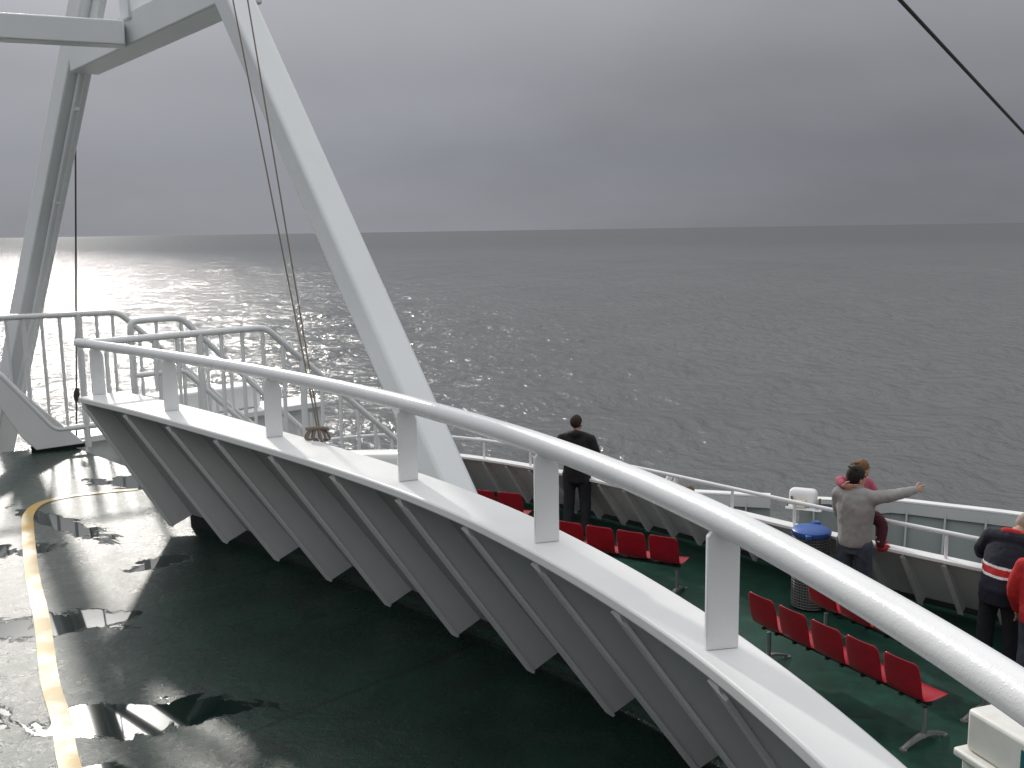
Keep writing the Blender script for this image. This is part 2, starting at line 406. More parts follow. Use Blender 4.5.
# ------------------------------------------------------------------ the sea
def build_sea():
    az0, az1, na = R(-58), R(58), 640
    dep = np.concatenate([np.linspace(R(34), R(9), 150), np.linspace(R(9), R(1.1), 430)[1:]])
    rad = (1.75 - SEA_Z) / np.tan(dep)
    az = np.linspace(az0, az1, na)
    A, Rr = np.meshgrid(az, rad); x = Rr * np.sin(A); y = Rr * np.cos(A)
    rng = np.random.RandomState(3); z = np.zeros_like(x)
    fade = np.clip((900 - Rr) / 500, 0, 1)
    for i in range(46):
        lam = 1.6 * (16 / 1.6) ** rng.rand(); k = 2 * math.pi / lam; th = R(-62) + rng.randn() * .55
        amp = .0036 * lam ** .85 * (0.6 + .8 * rng.rand()); ph = rng.rand() * 6.28
        w = np.sin(k * (x * math.cos(th) + y * math.sin(th)) + ph + .6 * np.sin(.05 * x + i) + .6 * np.sin(.043 * y + 2 * i))
        cellsize = np.maximum(Rr * (az[1] - az[0]), np.abs(np.gradient(Rr, axis=0)))
        z += amp * (w + .25 * w * np.abs(w)) * np.clip((lam / cellsize - 2) / 2, 0, 1)
    z = SEA_Z + z * fade
    n, m = x.shape
    v = np.stack([x, y, z], -1).reshape(-1, 3)
    i, j = np.meshgrid(np.arange(n - 1), np.arange(m - 1), indexing='ij'); a = (i * m + j).ravel()
    q = np.stack([a, a + m, a + m + 1, a + 1], -1)
    # outer skirt to the horizon and round behind
    me = bpy.data.meshes.new('sea')
    outer = []; far = 40000.0
    base = len(v); ring = np.array([[far * math.sin(t), far * math.cos(t), SEA_Z] for t in az]); v = np.vstack([v, ring])
    last = (n - 1) * m + np.arange(m - 1)
    q2 = np.stack([last, base + np.arange(m - 1), base + np.arange(1, m), last + 1], -1)
    q = np.vstack([q, q2])
    b2 = len(v); under = np.array([[-far, -far, SEA_Z - .6], [far, -far, SEA_Z - .6], [far, far * .02, SEA_Z - .6], [-far, far * .02, SEA_Z - .6]]); v = np.vstack([v, under])
    q = np.vstack([q, [[b2, b2 + 1, b2 + 2, b2 + 3]]])
    me.vertices.add(len(v)); me.vertices.foreach_set('co', v.ravel())
    me.loops.add(len(q) * 4); me.loops.foreach_set('vertex_index', q.ravel().astype(np.int32))
    me.polygons.add(len(q)); me.polygons.foreach_set('loop_start', np.arange(len(q), dtype=np.int32) * 4)
    me.polygons.foreach_set('use_smooth', np.ones(len(q), bool)); me.update(calc_edges=True); me.validate()
    me.materials.append(SEA)
    o = bpy.data.objects.new('sea', me); COL.objects.link(o); structure(o)
build_sea()

# ------------------------------------------------------------------ near wall (measured plan curves)
BOT = [(-2.032, 5.75), (-1.587, 5.40), (-1.255, 5.10), (-.918, 4.78), (-.586, 4.43), (-.254, 4.06), (.077, 3.70), (.343, 3.35), (.583, 2.976), (.77, 2.57), (.92, 2.15), (1.03, 1.72), (1.10, 1.28), (1.14, .83), (1.16, .38), (1.16, -.1)]
TOP = [(-2.465, 5.65), (-2.09, 5.31), (-1.755, 4.965), (-1.404, 4.60), (-1.055, 4.235), (-.726, 3.87), (-.407, 3.49), (-.164, 3.15), (.056, 2.781), (.247, 2.405), (.422, 2.015), (.545, 1.58), (.62, 1.14), (.66, .7), (.68, .25), (.68, -.2)]
LED = .84; LTH = .034
def LW(p): return float(np.interp(p.y, [-.2, 1.3, 1.6, 2, 2.5, 3, 3.5, 4, 5, 5.8], [.12, .122, .128, .138, .158, .178, .192, .21, .25, .26]))
def smooth(l, it=2):
    l = [Vector((a, b, 0)) for a, b in l]
    for _ in range(it):
        l = [l[0]] + [(l[i - 1] + 2 * l[i] + l[i + 1]) / 4 for i in range(1, len(l) - 1)] + [l[-1]]
    return l
bot = smooth(BOT, 1); top = smooth(TOP, 1)
wall = empty('deck_bulwark', Z(bot[4], 0), 'long curved white bulwark with dark ribbed underside and thick handrail beside the wet deck', 'bulwark')
topc = catmull(top, 5); botc = catmull(bot, 5); tn = perp_left(topc)      # left of travel = outboard (away from the deck we stand on)
# shell plate, set back from the rib faces
mb = MB(); RIBD = .125
bn = perp_left(botc)
sec = []
for i in range(len(botc)):
    o1 = tn[i] * RIBD; o2 = bn[i] * RIBD
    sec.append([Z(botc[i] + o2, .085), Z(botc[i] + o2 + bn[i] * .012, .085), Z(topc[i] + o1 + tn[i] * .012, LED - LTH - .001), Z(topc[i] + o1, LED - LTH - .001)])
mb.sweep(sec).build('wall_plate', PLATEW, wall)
for i in range(len(bot)):
    mb = MB(); b = Z(bot[i], .045); t_ = Z(top[i], LED - LTH - .003)
    k = i * 5; n0 = (tn[k] + bn[k]).normalized(); d = Vector((n0.y, -n0.x, 0))
    w = .011 if i else .014
    # tapered plate with a chamfered head and a cut foot
    prof = [b + n0 * .0, b + (t_ - b) * .96, t_ + n0 * .012, t_ + n0 * (RIBD + .004), b + n0 * (RIBD + .004) + Vector((0, 0, .04))]
    mb.prism([p - d * w for p in prof], d * 2 * w)
    # narrow face bar
    nb = (t_ - b).cross(d).normalized(); nb = nb if nb.dot(n0) > 0 else -nb
    q0_, q1_ = b - nb * .010, b + (t_ - b) * .985 - nb * .004
    mb.prism([q0_ - d * .021, q0_ + d * .021, q1_ + d * .021 - (t_ - b) * .045, q1_ - d * .016], nb * .010)
    mb.build('rib', WHITE, wall)
# kick recess
mb = MB(); ks = []
for i in range(len(botc)):
    p = botc[i] + bn[i] * (.145 + .055 * min(1, i / 8))
    ks.append([Z(p, .0), Z(p + bn[i] * .04, .0), Z(p + bn[i] * .04, .2), Z(p, .2)])
e_ = (botc[0] - botc[1]).normalized() * .03; ks = [[q + e_ for q in ks[0]]] + ks
mb.sweep(ks).build('kick_plate', BLACK, wall)
# cap ledge
mb = MB(); cs = []
e0 = topc[0] - topc[1]; e0.normalize()
lt = [topc[0] + e0 * .03] + topc; ltn = [tn[0]] + tn
for p, n_ in zip(lt, ltn):
    a = p - n_ * .008; b = p + n_ * LW(p)
    cs.append([Z(a, LED - LTH), Z(b, LED - LTH), Z(b, LED), Z(a, LED)])
mb.sweep(cs).build('cap_ledge', WHITE, wall, bevel=.007)
# handrail
RAIL = [(-2.56, 5.885), (-2.033, 5.4), (-1.419, 4.8), (-.867, 4.2), (-.39, 3.6), (.004, 3.0), (.267, 2.5), (.434, 2.1), (.535, 1.8), (.617, 1.5), (.679, 1.2), (.715, .9), (.735, .5), (.74, 0), (.74, -.4)]
rl = catmull([Z(p, 1.13) for p in smooth(RAIL, 0)], 10)
for _ in range(10): rl = [rl[0]] + [(rl[i - 1] + 2 * rl[i] + rl[i + 1]) / 4 for i in range(1, len(rl) - 1)] + [rl[-1]]
MB().tube(rl, [float(np.interp(p.y, [1.2, 3.0, 5.8], [.0330, .0325, .027])) for p in rl], 28).build('handrail', RAILW, wall)
POSTS = [(-2.395, 5.735), (-1.80, 5.175), (-1.09, 4.43), (-.375, 3.58), (.098, 2.82), (.452, 2.065), (.72, .85), (.74, 0.0)]
for x, y in POSTS:
    i = min(range(1, len(rl) - 1), key=lambda k: (rl[k].x - x) ** 2 + (rl[k].y - y) ** 2); p = rl[i]
    d = (rl[i + 1] - rl[i - 1]).normalized(); n_ = Vector((-d.y, d.x, 0)); h = .037; z0 = LED + .001; z1 = 1.118
    n2 = (n_ + Vector((.35, -.12, 0))).normalized(); d2 = Vector((n2.y, -n2.x, 0)); c_ = p + n_ * .004
    poly = [Z(c_ - n2 * h, z0), Z(c_ + n2 * h, z0), Z(c_ + n2 * h, z1 - .055), Z(c_ + n2 * (h - .006), z1 - .035), Z(c_ + n2 * (h - .018), z1 - .02), Z(c_ + n2 * (h - .03), z1), Z(c_ - n2 * (h - .018), z1), Z(c_ - n2 * h, z1 - .022)]
    MB().prism([q - d2 * .007 for q in poly], d2 * .014).build('post', RAILW, wall, bevel=.002)

# ------------------------------------------------------------------ decks
kick = [b + n * .22 for b, n in zip(botc, bn)]
poly = [Z(p, 0) for p in kick]
poly = [ST(3.06, -8.55), ST(3.06, -7.32), ST(3.45, -7.32), ST(3.45, -5.95), ST(2.9, -5.9)] + poly[1:] + [Vector((1.4, -6, 0)), Vector((-9, -6, 0)), Vector((-9, 3.5, 0)), ST(1.2, -9.3)]
mb = MB(); n = len(poly); mb.v = [tuple(p) for p in poly] + [(p.x, p.y, -.16) for p in poly]; mb.f = [tuple(range(n)), tuple(reversed(range(n, 2 * n)))] + [(i, (i + 1) % n, n + (i + 1) % n, n + i) for i in range(n)]
structure(mb.build('upper_deck', DECK, smooth=False))
# front of the deckhouse under the upper deck
edge = poly[3:5 + len(kick) - 1]
mb = MB(); mb.sweep([[Z(p - S2 * .05, FD), Z(p - S2 * .15, FD), Z(p - S2 * .15, -.17), Z(p - S2 * .05, -.17)] for p in edge])
tag(mb.build('deckhouse_wall', GREYW), 'white steel front wall below the edge of the upper deck', 'wall')

# yellow line, with its inner and outer edge measured on the deck
cen = [(-2.62, 6.785), (-2.82, 6.72), (-3.02, 6.62), (-3.14, 6.46), (-3.10, 6.20), (-2.95, 5.87), (-2.53, 5.035), (-2.19, 4.41), (-1.865, 3.775), (-1.67, 3.438), (-1.49, 3.10), (-1.16, 2.58), (-.7, 1.75)]
cc = catmull([Vector((a, b, .004)) for a, b in cen], 6); nn = perp_left(cc); mb = MB()
wd = [.026 + .008 * min(1, i / 25) for i in range(len(cc))]
mb.strip([p + q * w for p, q, w in zip(cc, nn, wd)], [p - q * w for p, q, w in zip(cc, nn, wd)])
structure(mb.build('deck_marking', YELLOW, smooth=False))
# raised weld bead on the deck
# ------------------------------------------------------------------ front bulwark round the foredeck
FLED = [(-4.25, 12.5), (-4.15, 14.0), (-3.75, 15.3), (-2.95, 16.15), (-1.95, 16.40), (-.906, 16.05), (.265, 15.22), (1.773, 13.635), (2.88, 12.36), (3.451, 11.66), (4.292, 10.86), (5.104, 10.06), (6.0, 9.1), (6.9, 8.0), (7.6, 6.8), (8.1, 5.4)]
fl = catmull(smooth(FLED, 1), 8)
for _ in range(6): fl = [fl[0]] + [(fl[i - 1] + 2 * fl[i] + fl[i + 1]) / 4 for i in range(1, len(fl) - 1)] + [fl[-1]]
def even(pts, step):
    d = [0]
    for a, b in zip(pts, pts[1:]): d.append(d[-1] + (b - a).length)
    out = []; k = 0; x = 0
    while x <= d[-1]:
        while d[k + 1] < x: k += 1
        t = (x - d[k]) / (d[k + 1] - d[k]); out.append(pts[k].lerp(pts[k + 1], t)); x += step
    return out
fe = even(fl, .46); fn = perp_left(fe)     # left of travel = outboard
fb = empty('foredeck_bulwark', Z(fe[18], FD), 'white ribbed bulwark with thin tube rail curving round the front of the lower deck', 'bulwark')
FH = .85; FLEAN = .60
def skirt(p, n): return p + n * FLEAN
mb = MB(); sec = []
for p, n_ in zip(fe, fn):
    b = skirt(p, n_) + n_ * .1; t_ = p + n_ * .1
    sec.append([Z(b, FD + .12), Z(b + n_ * .015, FD + .12), Z(t_ + n_ * .015, FD + FH - .031), Z(t_, FD + FH - .031)])
mb.sweep(sec).build('wall_plate', GREYW, fb)
mb = MB(); mb.sweep([[Z(skirt(p, n_) + n_ * .22, FD), Z(skirt(p, n_) + n_ * .5, FD), Z(skirt(p, n_) + n_ * .5, FD + .35), Z(skirt(p, n_) + n_ * .22, FD + .35)] for p, n_ in zip(fe, fn)]).build('kick_plate', BLACK, fb)
for p, n_ in zip(fe, fn):
    d = Vector((n_.y, -n_.x, 0)); b = Z(skirt(p, n_), FD + .06); t_ = Z(p, FD + FH - .031)
    prof = [b, b + (t_ - b) * .96, t_ + n_ * .04, t_ + n_ * .104, b + n_ * .104 + Vector((0, 0, .06))]
    mb = MB(); mb.prism([q - d * .012 for q in prof], d * .024); mb.bar(b - n_ * .006, b + (t_ - b) * .95 - n_ * .006, .06, .012, up=n_)
    mb.build('rib', GREYW, fb)
mb = MB(); mb.sweep([[Z(p - n_ * .02, FD + FH - .03), Z(p + n_ * .15, FD + FH - .03), Z(p + n_ * .15, FD + FH + .01), Z(p - n_ * .02, FD + FH + .01)] for p, n_ in zip(fe, fn)])
mb.build('cap_ledge', WHITE, fb, bevel=.006)
MB().tube([Z(p + n_ * .06, FD + 1.15) for p, n_ in zip(fe, fn)], .026, 12).build('handrail', RAILW, fb)
for i in range(0, len(fe), 2):
    p = fe[i] + fn[i] * .06; MB().tube([Z(p, FD + FH + .008), Z(p, FD + 1.14)], .019, 10).build('post', RAILW, fb)
poly = [Z(p + n_ * (FLEAN + .22), FD) for p, n_ in zip(fe, fn)] + [Vector((8.0, 2.0, FD)), Vector((2.0, -1.0, FD)), Vector((-4.6, 6.0, FD))]
mb = MB(); mb.v = [tuple(p) for p in poly]; mb.f = [tuple(range(len(poly)))]
structure(mb.build('foredeck', FDECK, smooth=False))

# ------------------------------------------------------------------ bow structure beyond the bulwark
def bow_piece(pts, z, name, label, depth=1.3, lean=.45, rib=.52, flange=.16, side=None, back=.0):
    P = catmull([Vector((a, b, 0)) for a, b in pts], 6); P = even(P, rib / 2); N = perp_left(P)
    root = empty(name, Z(P[len(P) // 2], z - depth), label, 'bulwark')
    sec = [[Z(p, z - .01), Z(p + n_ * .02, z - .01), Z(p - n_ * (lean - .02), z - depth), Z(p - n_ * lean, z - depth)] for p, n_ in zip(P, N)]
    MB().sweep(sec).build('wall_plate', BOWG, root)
    sec = [[Z(p - n_ * .10, z), Z(p + n_ * .05, z), Z(p + n_ * .05, z + flange * .2), Z(p - n_ * .10, z + flange * .2)] for p, n_ in zip(P, N)]
    MB().sweep(sec).build('cap_ledge', WHITE, root, bevel=.006)
    sec = [[Z(p - n_ * .10, z - flange), Z(p - n_ * .085, z - flange), Z(p - n_ * .085, z - .002), Z(p - n_ * .10, z - .002)] for p, n_ in zip(P, N)]
    MB().sweep(sec).build('face_flange', BOWF, root)
    for p, n_ in list(zip(P, N))[1:-1:2]:
        d = Vector((n_.y, -n_.x, 0))
        a = Z(p, z - .02); b = Z(p - n_ * lean, z - depth)
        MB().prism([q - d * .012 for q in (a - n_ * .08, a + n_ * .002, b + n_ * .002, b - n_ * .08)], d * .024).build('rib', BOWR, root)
    return root
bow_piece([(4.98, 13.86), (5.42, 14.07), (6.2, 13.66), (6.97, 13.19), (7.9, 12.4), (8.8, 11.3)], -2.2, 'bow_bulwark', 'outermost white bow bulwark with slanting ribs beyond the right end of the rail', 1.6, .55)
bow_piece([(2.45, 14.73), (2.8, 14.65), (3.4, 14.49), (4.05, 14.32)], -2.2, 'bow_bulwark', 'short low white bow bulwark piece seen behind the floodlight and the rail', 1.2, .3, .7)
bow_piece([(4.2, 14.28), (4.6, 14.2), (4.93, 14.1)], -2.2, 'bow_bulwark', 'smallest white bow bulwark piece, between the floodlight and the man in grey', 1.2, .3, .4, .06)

# ------------------------------------------------------------------ stairs and their railings
def rail_path(pts, r): 
    """pipe path with short rounded corners"""
    P = [Vector(p) for p in pts]; out = [P[0]]
    for a, b, c in zip(P, P[1:], P[2:]):
        k = min(.06, (b - a).length * .4, (c - b).length * .4); u = b + (a - b).normalized() * k; v = b + (c - b).normalized() * k
        for t in (0, .25, .5, .75, 1): out.append(u * (1 - t) ** 2 + b * 2 * t * (1 - t) + v * t * t)
    out.append(P[-1]); return out
def stair_rail(name, label, t, s_h0, s_h1, s_end, z0=1.12, slope=.92, low=.92, bal=.15, mid=None, thick=(), r=.024, start_post=False, corner=False, group='railings of the stair to the lower deck'):
    """handrail that runs level from s_h0 to s_h1 then descends; low = height of the rail over the bottom stringer"""
    root = empty(name, ST(s_h0, t, 0), label, 'railing', group)
    zt = lambda s: z0 if s <= s_h1 else z0 - (s - s_h1) * slope
    path = [ST(s_h0, t, z0), ST(s_h1, t, z0), ST(s_end, t, zt(s_end))]
    if start_post: path = [ST(s_h0, t, .02)] + path
    MB().tube(rail_path(path, r), r, 14).build('top_rail', RAILW, root)
    if mid is not None:
        m_ = [ST(s_h0, t, z0 - mid), ST(s_h1, t, z0 - mid), ST(s_end, t, zt(s_end) - mid)]
        MB().tube(rail_path(m_, r), r * .85, 12).build('middle_rail', RAILW, root)
    s_b = s_h0 if not corner else s_h0 + .62
    b = [ST(s_b, t, z0 - low), ST(s_h1, t, z0 - low), ST(s_end, t, zt(s_end) - low)]
    if start_post: b = [ST(s_h1 + .02, t, z0 - low - .02), ST(s_h1 + .3, t, zt(s_h1 + .3) - low), b[2]]
    MB().tube(rail_path(b, r), r * .85, 12).build('bottom_rail', RAILW, root)
    k = 0; s = s_h0 + bal
    while s < s_end - .02:
        zb = z0 - low if s <= s_h1 else zt(s) - low
        if corner and s < s_b: zb = .80
        w = .022 if k in thick else .013
        MB().tube([ST(s, t, zb), ST(s, t, zt(s))], w, 10).build('baluster', RAILW, root); s += bal; k += 1
    return root
TN, TL, TF = -5.97, -7.33, -8.53
# hinge of the near railing is the corner of the big handrail
stair_rail('stair_railing', 'white stair railing starting at the pointed corner of the thick curved handrail', TN, 2.235, 3.46, 4.75, 1.128, .88, .86, .150, thick=(4, 9), r=.022, corner=True)
stair_rail('stair_railing', 'white stair railing whose end is bent into a closed loop with a middle rail', TL, 3.12, 3.52, 6.1, 1.12, 1.0, .98, .20, mid=.41, start_post=True)
# stair treads between them, inside two side plates
st = empty('steel_stair', ST(3.45, -6.65, 0), 'white steel stair going down behind the curved handrail', 'stair')
for k in range(1, 11):
    z = -.24 * k; s = 3.45 + .24 * (k - .5) / .95
    if z > FD: MB().box(ST(s, (TN + TL) / 2, z), S2 * .13, T2 * (TL - TN) * .48, (0, 0, .018)).build('tread', TREAD, st)
for t in (TN + .02, TL - .02):
    MB().prism([ST(3.45, t, -.02), ST(3.45, t, -.30), ST(6.1, t, -2.72), ST(6.35, t, -2.72)], T2 * .015).build('side_plate', WHITE, st)

# railing along the port edge with its gusset bulwark
A = Vector((-4.35, 7.81, 0)); B = Vector((-3.304, 8.411, 0)); dl = (B - A).normalized(); nl = Vector((-dl.y, dl.x, 0))
def LFp(x, z): return Vector((x, A.y + (x - A.x) * dl.y / dl.x, z))
lf = empty('deck_railing', LFp(-3.6, 0), 'white vertical bar railing at the far left edge of the wet deck', 'railing')
p3 = B + S2 * .0
MB().tube(rail_path([LFp(-5.2, 1.117), LFp(-3.304, 1.117), Z(B + S2 * 1.45, 1.117 - 1.38)], .024), .024, 14).build('top_rail', RAILW, lf)
MB().tube(rail_path([LFp(-5.0, 1.45), LFp(-4.105, .661), LFp(-3.788, .17), LFp(-3.33, .182), Z(B + S2 * 1.3, -1.05)], .024), .026, 14).build('bottom_rail', RAILW, lf)
for x, zb, w in ((-4.16, .72, .013), (-4.04, .58, .013), (-3.93, .40, .017), (-3.816, .22, .013), (-3.70, .18, .013), (-3.576, .0, .027), (-3.456, .18, .013), (-3.347, .18, .013)):
    q = LFp(x, 0); o = Vector((0, 0, 0)); MB().tube([Z(q, zb), Z(q, 1.115)], w, 10).build('baluster' if w < .02 else 'post', RAILW, lf)
for k in range(1, 8):
    q = B + S2 * .17 * k; MB().tube([Z(q, .1 - .16 * k), Z(q, 1.10 - .162 * k)], .013, 10).build('baluster', RAILW, lf)
gs = empty('gusset_bulwark', LFp(-3.9, 0), 'white sloping bulwark end standing on the wet deck below the left railing', 'bulwark')
gp = [LFp(x, z) for x, z in ((-3.60, .035), (-3.92, .020), (-4.01, .14), (-4.125, .395), (-4.45, 1.02), (-5.1, 1.9), (-5.1, 2.6), (-4.30, .90), (-3.961, .483))]
MB().prism([p - nl * .02 for p in gp], nl * .12).build('gusset_plate', WHITE, gs, bevel=.006)
gb = [LFp(x, z) for x, z in ((-3.585, -.0), (-3.95, -.0), (-3.95, .05), (-3.585, .05))]
MB().prism([p + nl * .005 for p in gb], nl * .06).build('kick_plate', BLACK, gs)

# port side wall under the railing, seen through the bars
pw = empty('side_bulwark', ST(3.6, -9.2, -1.0), 'pale ribbed ship side bulwark with a wide white top seen through the stair bars', 'bulwark')
def PW(s, t, z): return ST(s, t, z)
MB().box(ST(4.5, -8.98, -1.29), S2 * 1.3, T2 * .03, (0, 0, 1.23)).build('wall_plate', GREYW, pw)
MB().box(ST(4.5, -9.12, -.03), S2 * 1.32, T2 * .26, (0, 0, .028)).build('cap_ledge', WHITE, pw, bevel=.006)
for k in range(8):
    MB().box(ST(3.3 + .33 * k, -8.9, -1.3), S2 * .012, T2 * .05, (0, 0, 1.2)).build('rib', GREYW, pw)
MB().box(ST(4.6, -9.2, .12), S2 * .55, T2 * .15, (0, 0, .118)).build('top_box', WHITE, pw, bevel=.02)

# ------------------------------------------------------------------ mast gantry
mg = empty('mast_gantry', (-2.4, 6.7, 0), 'tall white mast frame of square legs and beams rising from the deck at the left', 'mast')
def box_beam(pts, w, h, name, up=None, parent=mg, taper=1.0, mat=GREYM):
    a, b = Vector(pts[0]), Vector(pts[1]); d = (b - a).normalized(); up = Vector(up or S2)
    x = d.cross(up).normalized(); u = x.cross(d).normalized(); sec = []
    for p, k in ((a, 1.0), (b, taper)):
        sec.append([p + (x * sx * w + u * sy * h) * .5 * k for sx, sy in ((-1, -1), (1, -1), (1, 1), (-1, 1))])
    return MB().sweep(sec).build(name, mat, parent, bevel=.02, seg=3)
# starboard leg: line measured at two heights
l0 = Vector((-.433, 4.60, .883)); l1 = Vector((-1.425, 5.60, 2.916)); ld = (l1 - l0)
l0 = l0 - ld * .30; l1b = l0 + ld * 1.62
box_beam((l0, l1b), .150, .165, 'leg', up=Vector((.80, .60, 0)))
# port leg
m0 = Vector((-4.55, 9.0, .42)); m1 = Vector((-3.21, 7.70, 3.0)); md = m1 - m0
box_beam((m0 - md * .25, m1 + md * .6), .23, .19, 'leg', taper=.95)
# small pipe clamped to the port leg
off = T2 * .225 + Vector((0, 0, 0))
pp = MB().tube([m0 - md * .1 + off * 1.0, m0 + md * .45 + off * .95, m0 + md * .62 + off * .88, m1 + off * .8, m1 + md * .6 + off], .027, 12).build('pipe', GREYM, mg)
for k in (.3, .62, .88):
    MB().bar(m0 + md * k + off * .5, m0 + md * k + off * 1.02, .03, .02).build('pipe_clamp', GREYM, mg)
# cross beams: transverse one between the legs, one running aft from its middle, an upright
zb = 3.05
q0 = Vector((-3.10, 7.60, zb - .02)); q1 = Vector((-1.44, 5.78, zb + .07))
MB().bar(q0, q1, .21, .205).build('cross_beam', GREYM, mg, bevel=.012)
jn = Vector((-2.40, 6.76, zb - .02))
MB().bar(jn + Vector((-.06, -.05, 0)), Vector((-5.6, 5.5, zb + .0)), .15, .155).build('aft_beam', GREYM, mg, bevel=.01)
MB().bar(jn + Vector((0, 0, .09)), jn + Vector((-.0, 0, 1.6)), .15, .15, up=S2).build('upright', GREYM, mg, bevel=.012)
# mast foundation seen behind the ledge
fp = [Vector((-1.10, 5.28, 0)), Vector((-.83, 5.10, 0)), Vector((-.575, 4.90, 0)), Vector((-.40, 4.72, 0))]
fp = catmull(fp, 5); fpn = perp_left(fp)
MB().sweep([[Z(p, -.15), Z(p + n_ * .12, -.15), Z(p + n_ * .12, zt_), Z(p + n_ * .02, zt_), Z(p, zt_ - .02)] for p, n_, zt_ in zip(fp, fpn, np.linspace(.565, .70, len(fp)))]).build('foot_plinth', WHITE, mg, bevel=.01)

# rigging
rg1 = [Vector((-.862, 4.33, .90))]
def wire(name, a, b, r, label, group=None, sag=0, mat=WIRE):
    a, b = Vector(a), Vector(b); pts = [a.lerp(b, t / 16) - Vector((0, 0, sag * math.sin(math.pi * t / 16))) for t in range(17)]
    return tag(MB().tube(pts, r, 8).build(name, mat), label, 'rope', group)
k0 = Vector((-.868, 4.37, .885))
w1 = Vector((-1.305, 5.0, 2.855)); w2 = Vector((-1.238, 5.0, 2.854))
wire('rigging_rope', k0 + Vector((0, 0, .0)), k0 + (w1 - k0) * 1.55, .0036, 'left one of two thin brown ropes rising from the knot on the ledge', None, .0, ROPE)
wire('rigging_rope', k0 + Vector((.008, .004, .0)), k0 + (w2 - k0) * 1.55, .0036, 'right one of two thin brown ropes rising from the knot on the ledge', None, 0, ROPE)
# tied hank at the foot of the ropes
kn = MB()
for j in range(9):
    a = 2 * math.pi * j / 9 + .2; rx = .034 + .024 * random.random()
    e = k0 + Vector((math.cos(a) * rx * 1.25, math.sin(a) * rx * .8, -.038)); m_ = (k0 + e) / 2 + Vector((0, 0, .022))
    kn.tube(catmull([k0 + Vector((0, 0, .0)), m_, e, (k0 + e) / 2 + Vector((.01, 0, -.03))], 4), .006, 7)
kn.tube(catmull([k0 + Vector((-.05, 0, .004)), k0 + Vector((0, -.02, .012)), k0 + Vector((.05, 0, .004))], 5), .008, 8)
tag(kn.build('rope_knot', ROPE), 'frayed brown rope hank tied on the white ledge at the foot of two ropes', 'rope')
wl = wire('rigging_wire', (-3.745, 8.42, .01), (-3.475, 8.38, 3.3), .0075, 'thin dark wire with a turnbuckle hanging behind the left railing')
tb = MB().tube([Vector((-3.717, 8.416, .36)), Vector((-3.713, 8.415, .40)), Vector((-3.706, 8.414, .44)), Vector((-3.70, 8.413, .48))], [.012, .026, .026, .012], 8); tb.build('turnbuckle', DARKM, wl)
sa = Vector((2.635, 7, 3.234)); sb = Vector((5.029, 10, 2.612))
wire('forestay', sa + (sa - sb) * 1.6, sb + (sb - sa) * .9, .0135, 'dark stay cable crossing the sky in the upper right corner', None, 0)

# ------------------------------------------------------------------ seat rows on the foredeck
def seat_mesh():
    prof = [(.205, .405), (.20, .425), (.17, .437), (.10, .432), (.02, .425), (-.06, .425), (-.125, .437), (-.165, .47), (-.185, .53), (-.20, .60), (-.215, .68), (-.23, .755), (-.236, .785), (-.238, .80)]
    wid = [.175, .19, .197, .20, .20, .198, .195, .193, .195, .198, .198, .192, .178, .150]
    nv = 10; v = []; f = []
    for (y, z), w in zip(prof, wid):
        for j in range(nv + 1):
            u = -1 + 2 * j / nv; cup = .022 * u * u
            back = z > .46
            v.append((u * w, y + (cup * .8 if back else 0), z + (0 if back else cup * .5)))
    for i in range(len(prof) - 1):
        for j in range(nv):
            a = i * (nv + 1) + j; f.append((a, a + 1, a + nv + 2, a + nv + 1))
    me = bpy.data.meshes.new('seat'); me.from_pydata(v, [], f); me.materials.append(RED)
    for p in me.polygons: p.use_smooth = True
    return me
SEAT = seat_mesh()
def row_proto(n, sp, label):
    root = empty('seat_row', (0, 0, 0), label, 'seat row', 'rows of red seats on the lower deck')
    L = (n - 1) * sp / 2
    for k in range(n):
        o = bpy.data.objects.new('seat', SEAT); COL.objects.link(o); o.parent = root; o.location = (-L + k * sp, 0, 0)
        s = o.modifiers.new('thickness', 'SOLIDIFY'); s.thickness = .010; s.offset = 0
        b = o.modifiers.new('round', 'SUBSURF'); b.levels = 1; b.render_levels = 1
        mb = MB(); mb.bar((-L + k * sp - .09, -.10, .395), (-L + k * sp - .09, .10, .395), .03, .02); mb.bar((-L + k * sp + .09, -.10, .395), (-L + k * sp + .09, .10, .395), .03, .02)
        c = mb.build('bracket', DARKM, o, local=True); c.location = (-(-L + k * sp), 0, 0)
    MB().bar((-L - .13, .03, .365), (L + .13, .03, .365), .045, .035).build('beam', DARKM, root, local=True, bevel=.004)
    for x in (-L - .10, L + .10):
        lg = MB().tube([(x, 0, .05), (x, 0, .33)], .024, 12).build('leg', STEEL, root, local=True)
        pts = catmull([(x, -.27, .012), (x, -.18, .045), (x, -.06, .075), (x, .06, .075), (x, .18, .045), (x, .27, .012)], 4)
        mb = MB(); sec = []
        for p in pts:
            hw = .032 - .012 * abs(p.y) / .27; sec.append([p + Vector((-hw, 0, -.012)), p + Vector((hw, 0, -.012)), p + Vector((hw * .7, 0, .012)), p + Vector((-hw * .7, 0, .012))])
        mb.sweep(sec); mb.tube([(x, -.26, .0), (x, -.26, .014)], .035, 10); mb.tube([(x, .26, .0), (x, .26, .014)], .035, 10)
        mb.build('foot', STEEL, lg, local=True)
    return root
def copy_tree(o, parent=None):
    c = o.copy(); COL.objects.link(c); c.parent = parent
    for ch in list(o.children): copy_tree(ch, c)
    return c
proto = row_proto(5, .428, 'nearest row of five red shell seats seen from behind below the thick handrail')
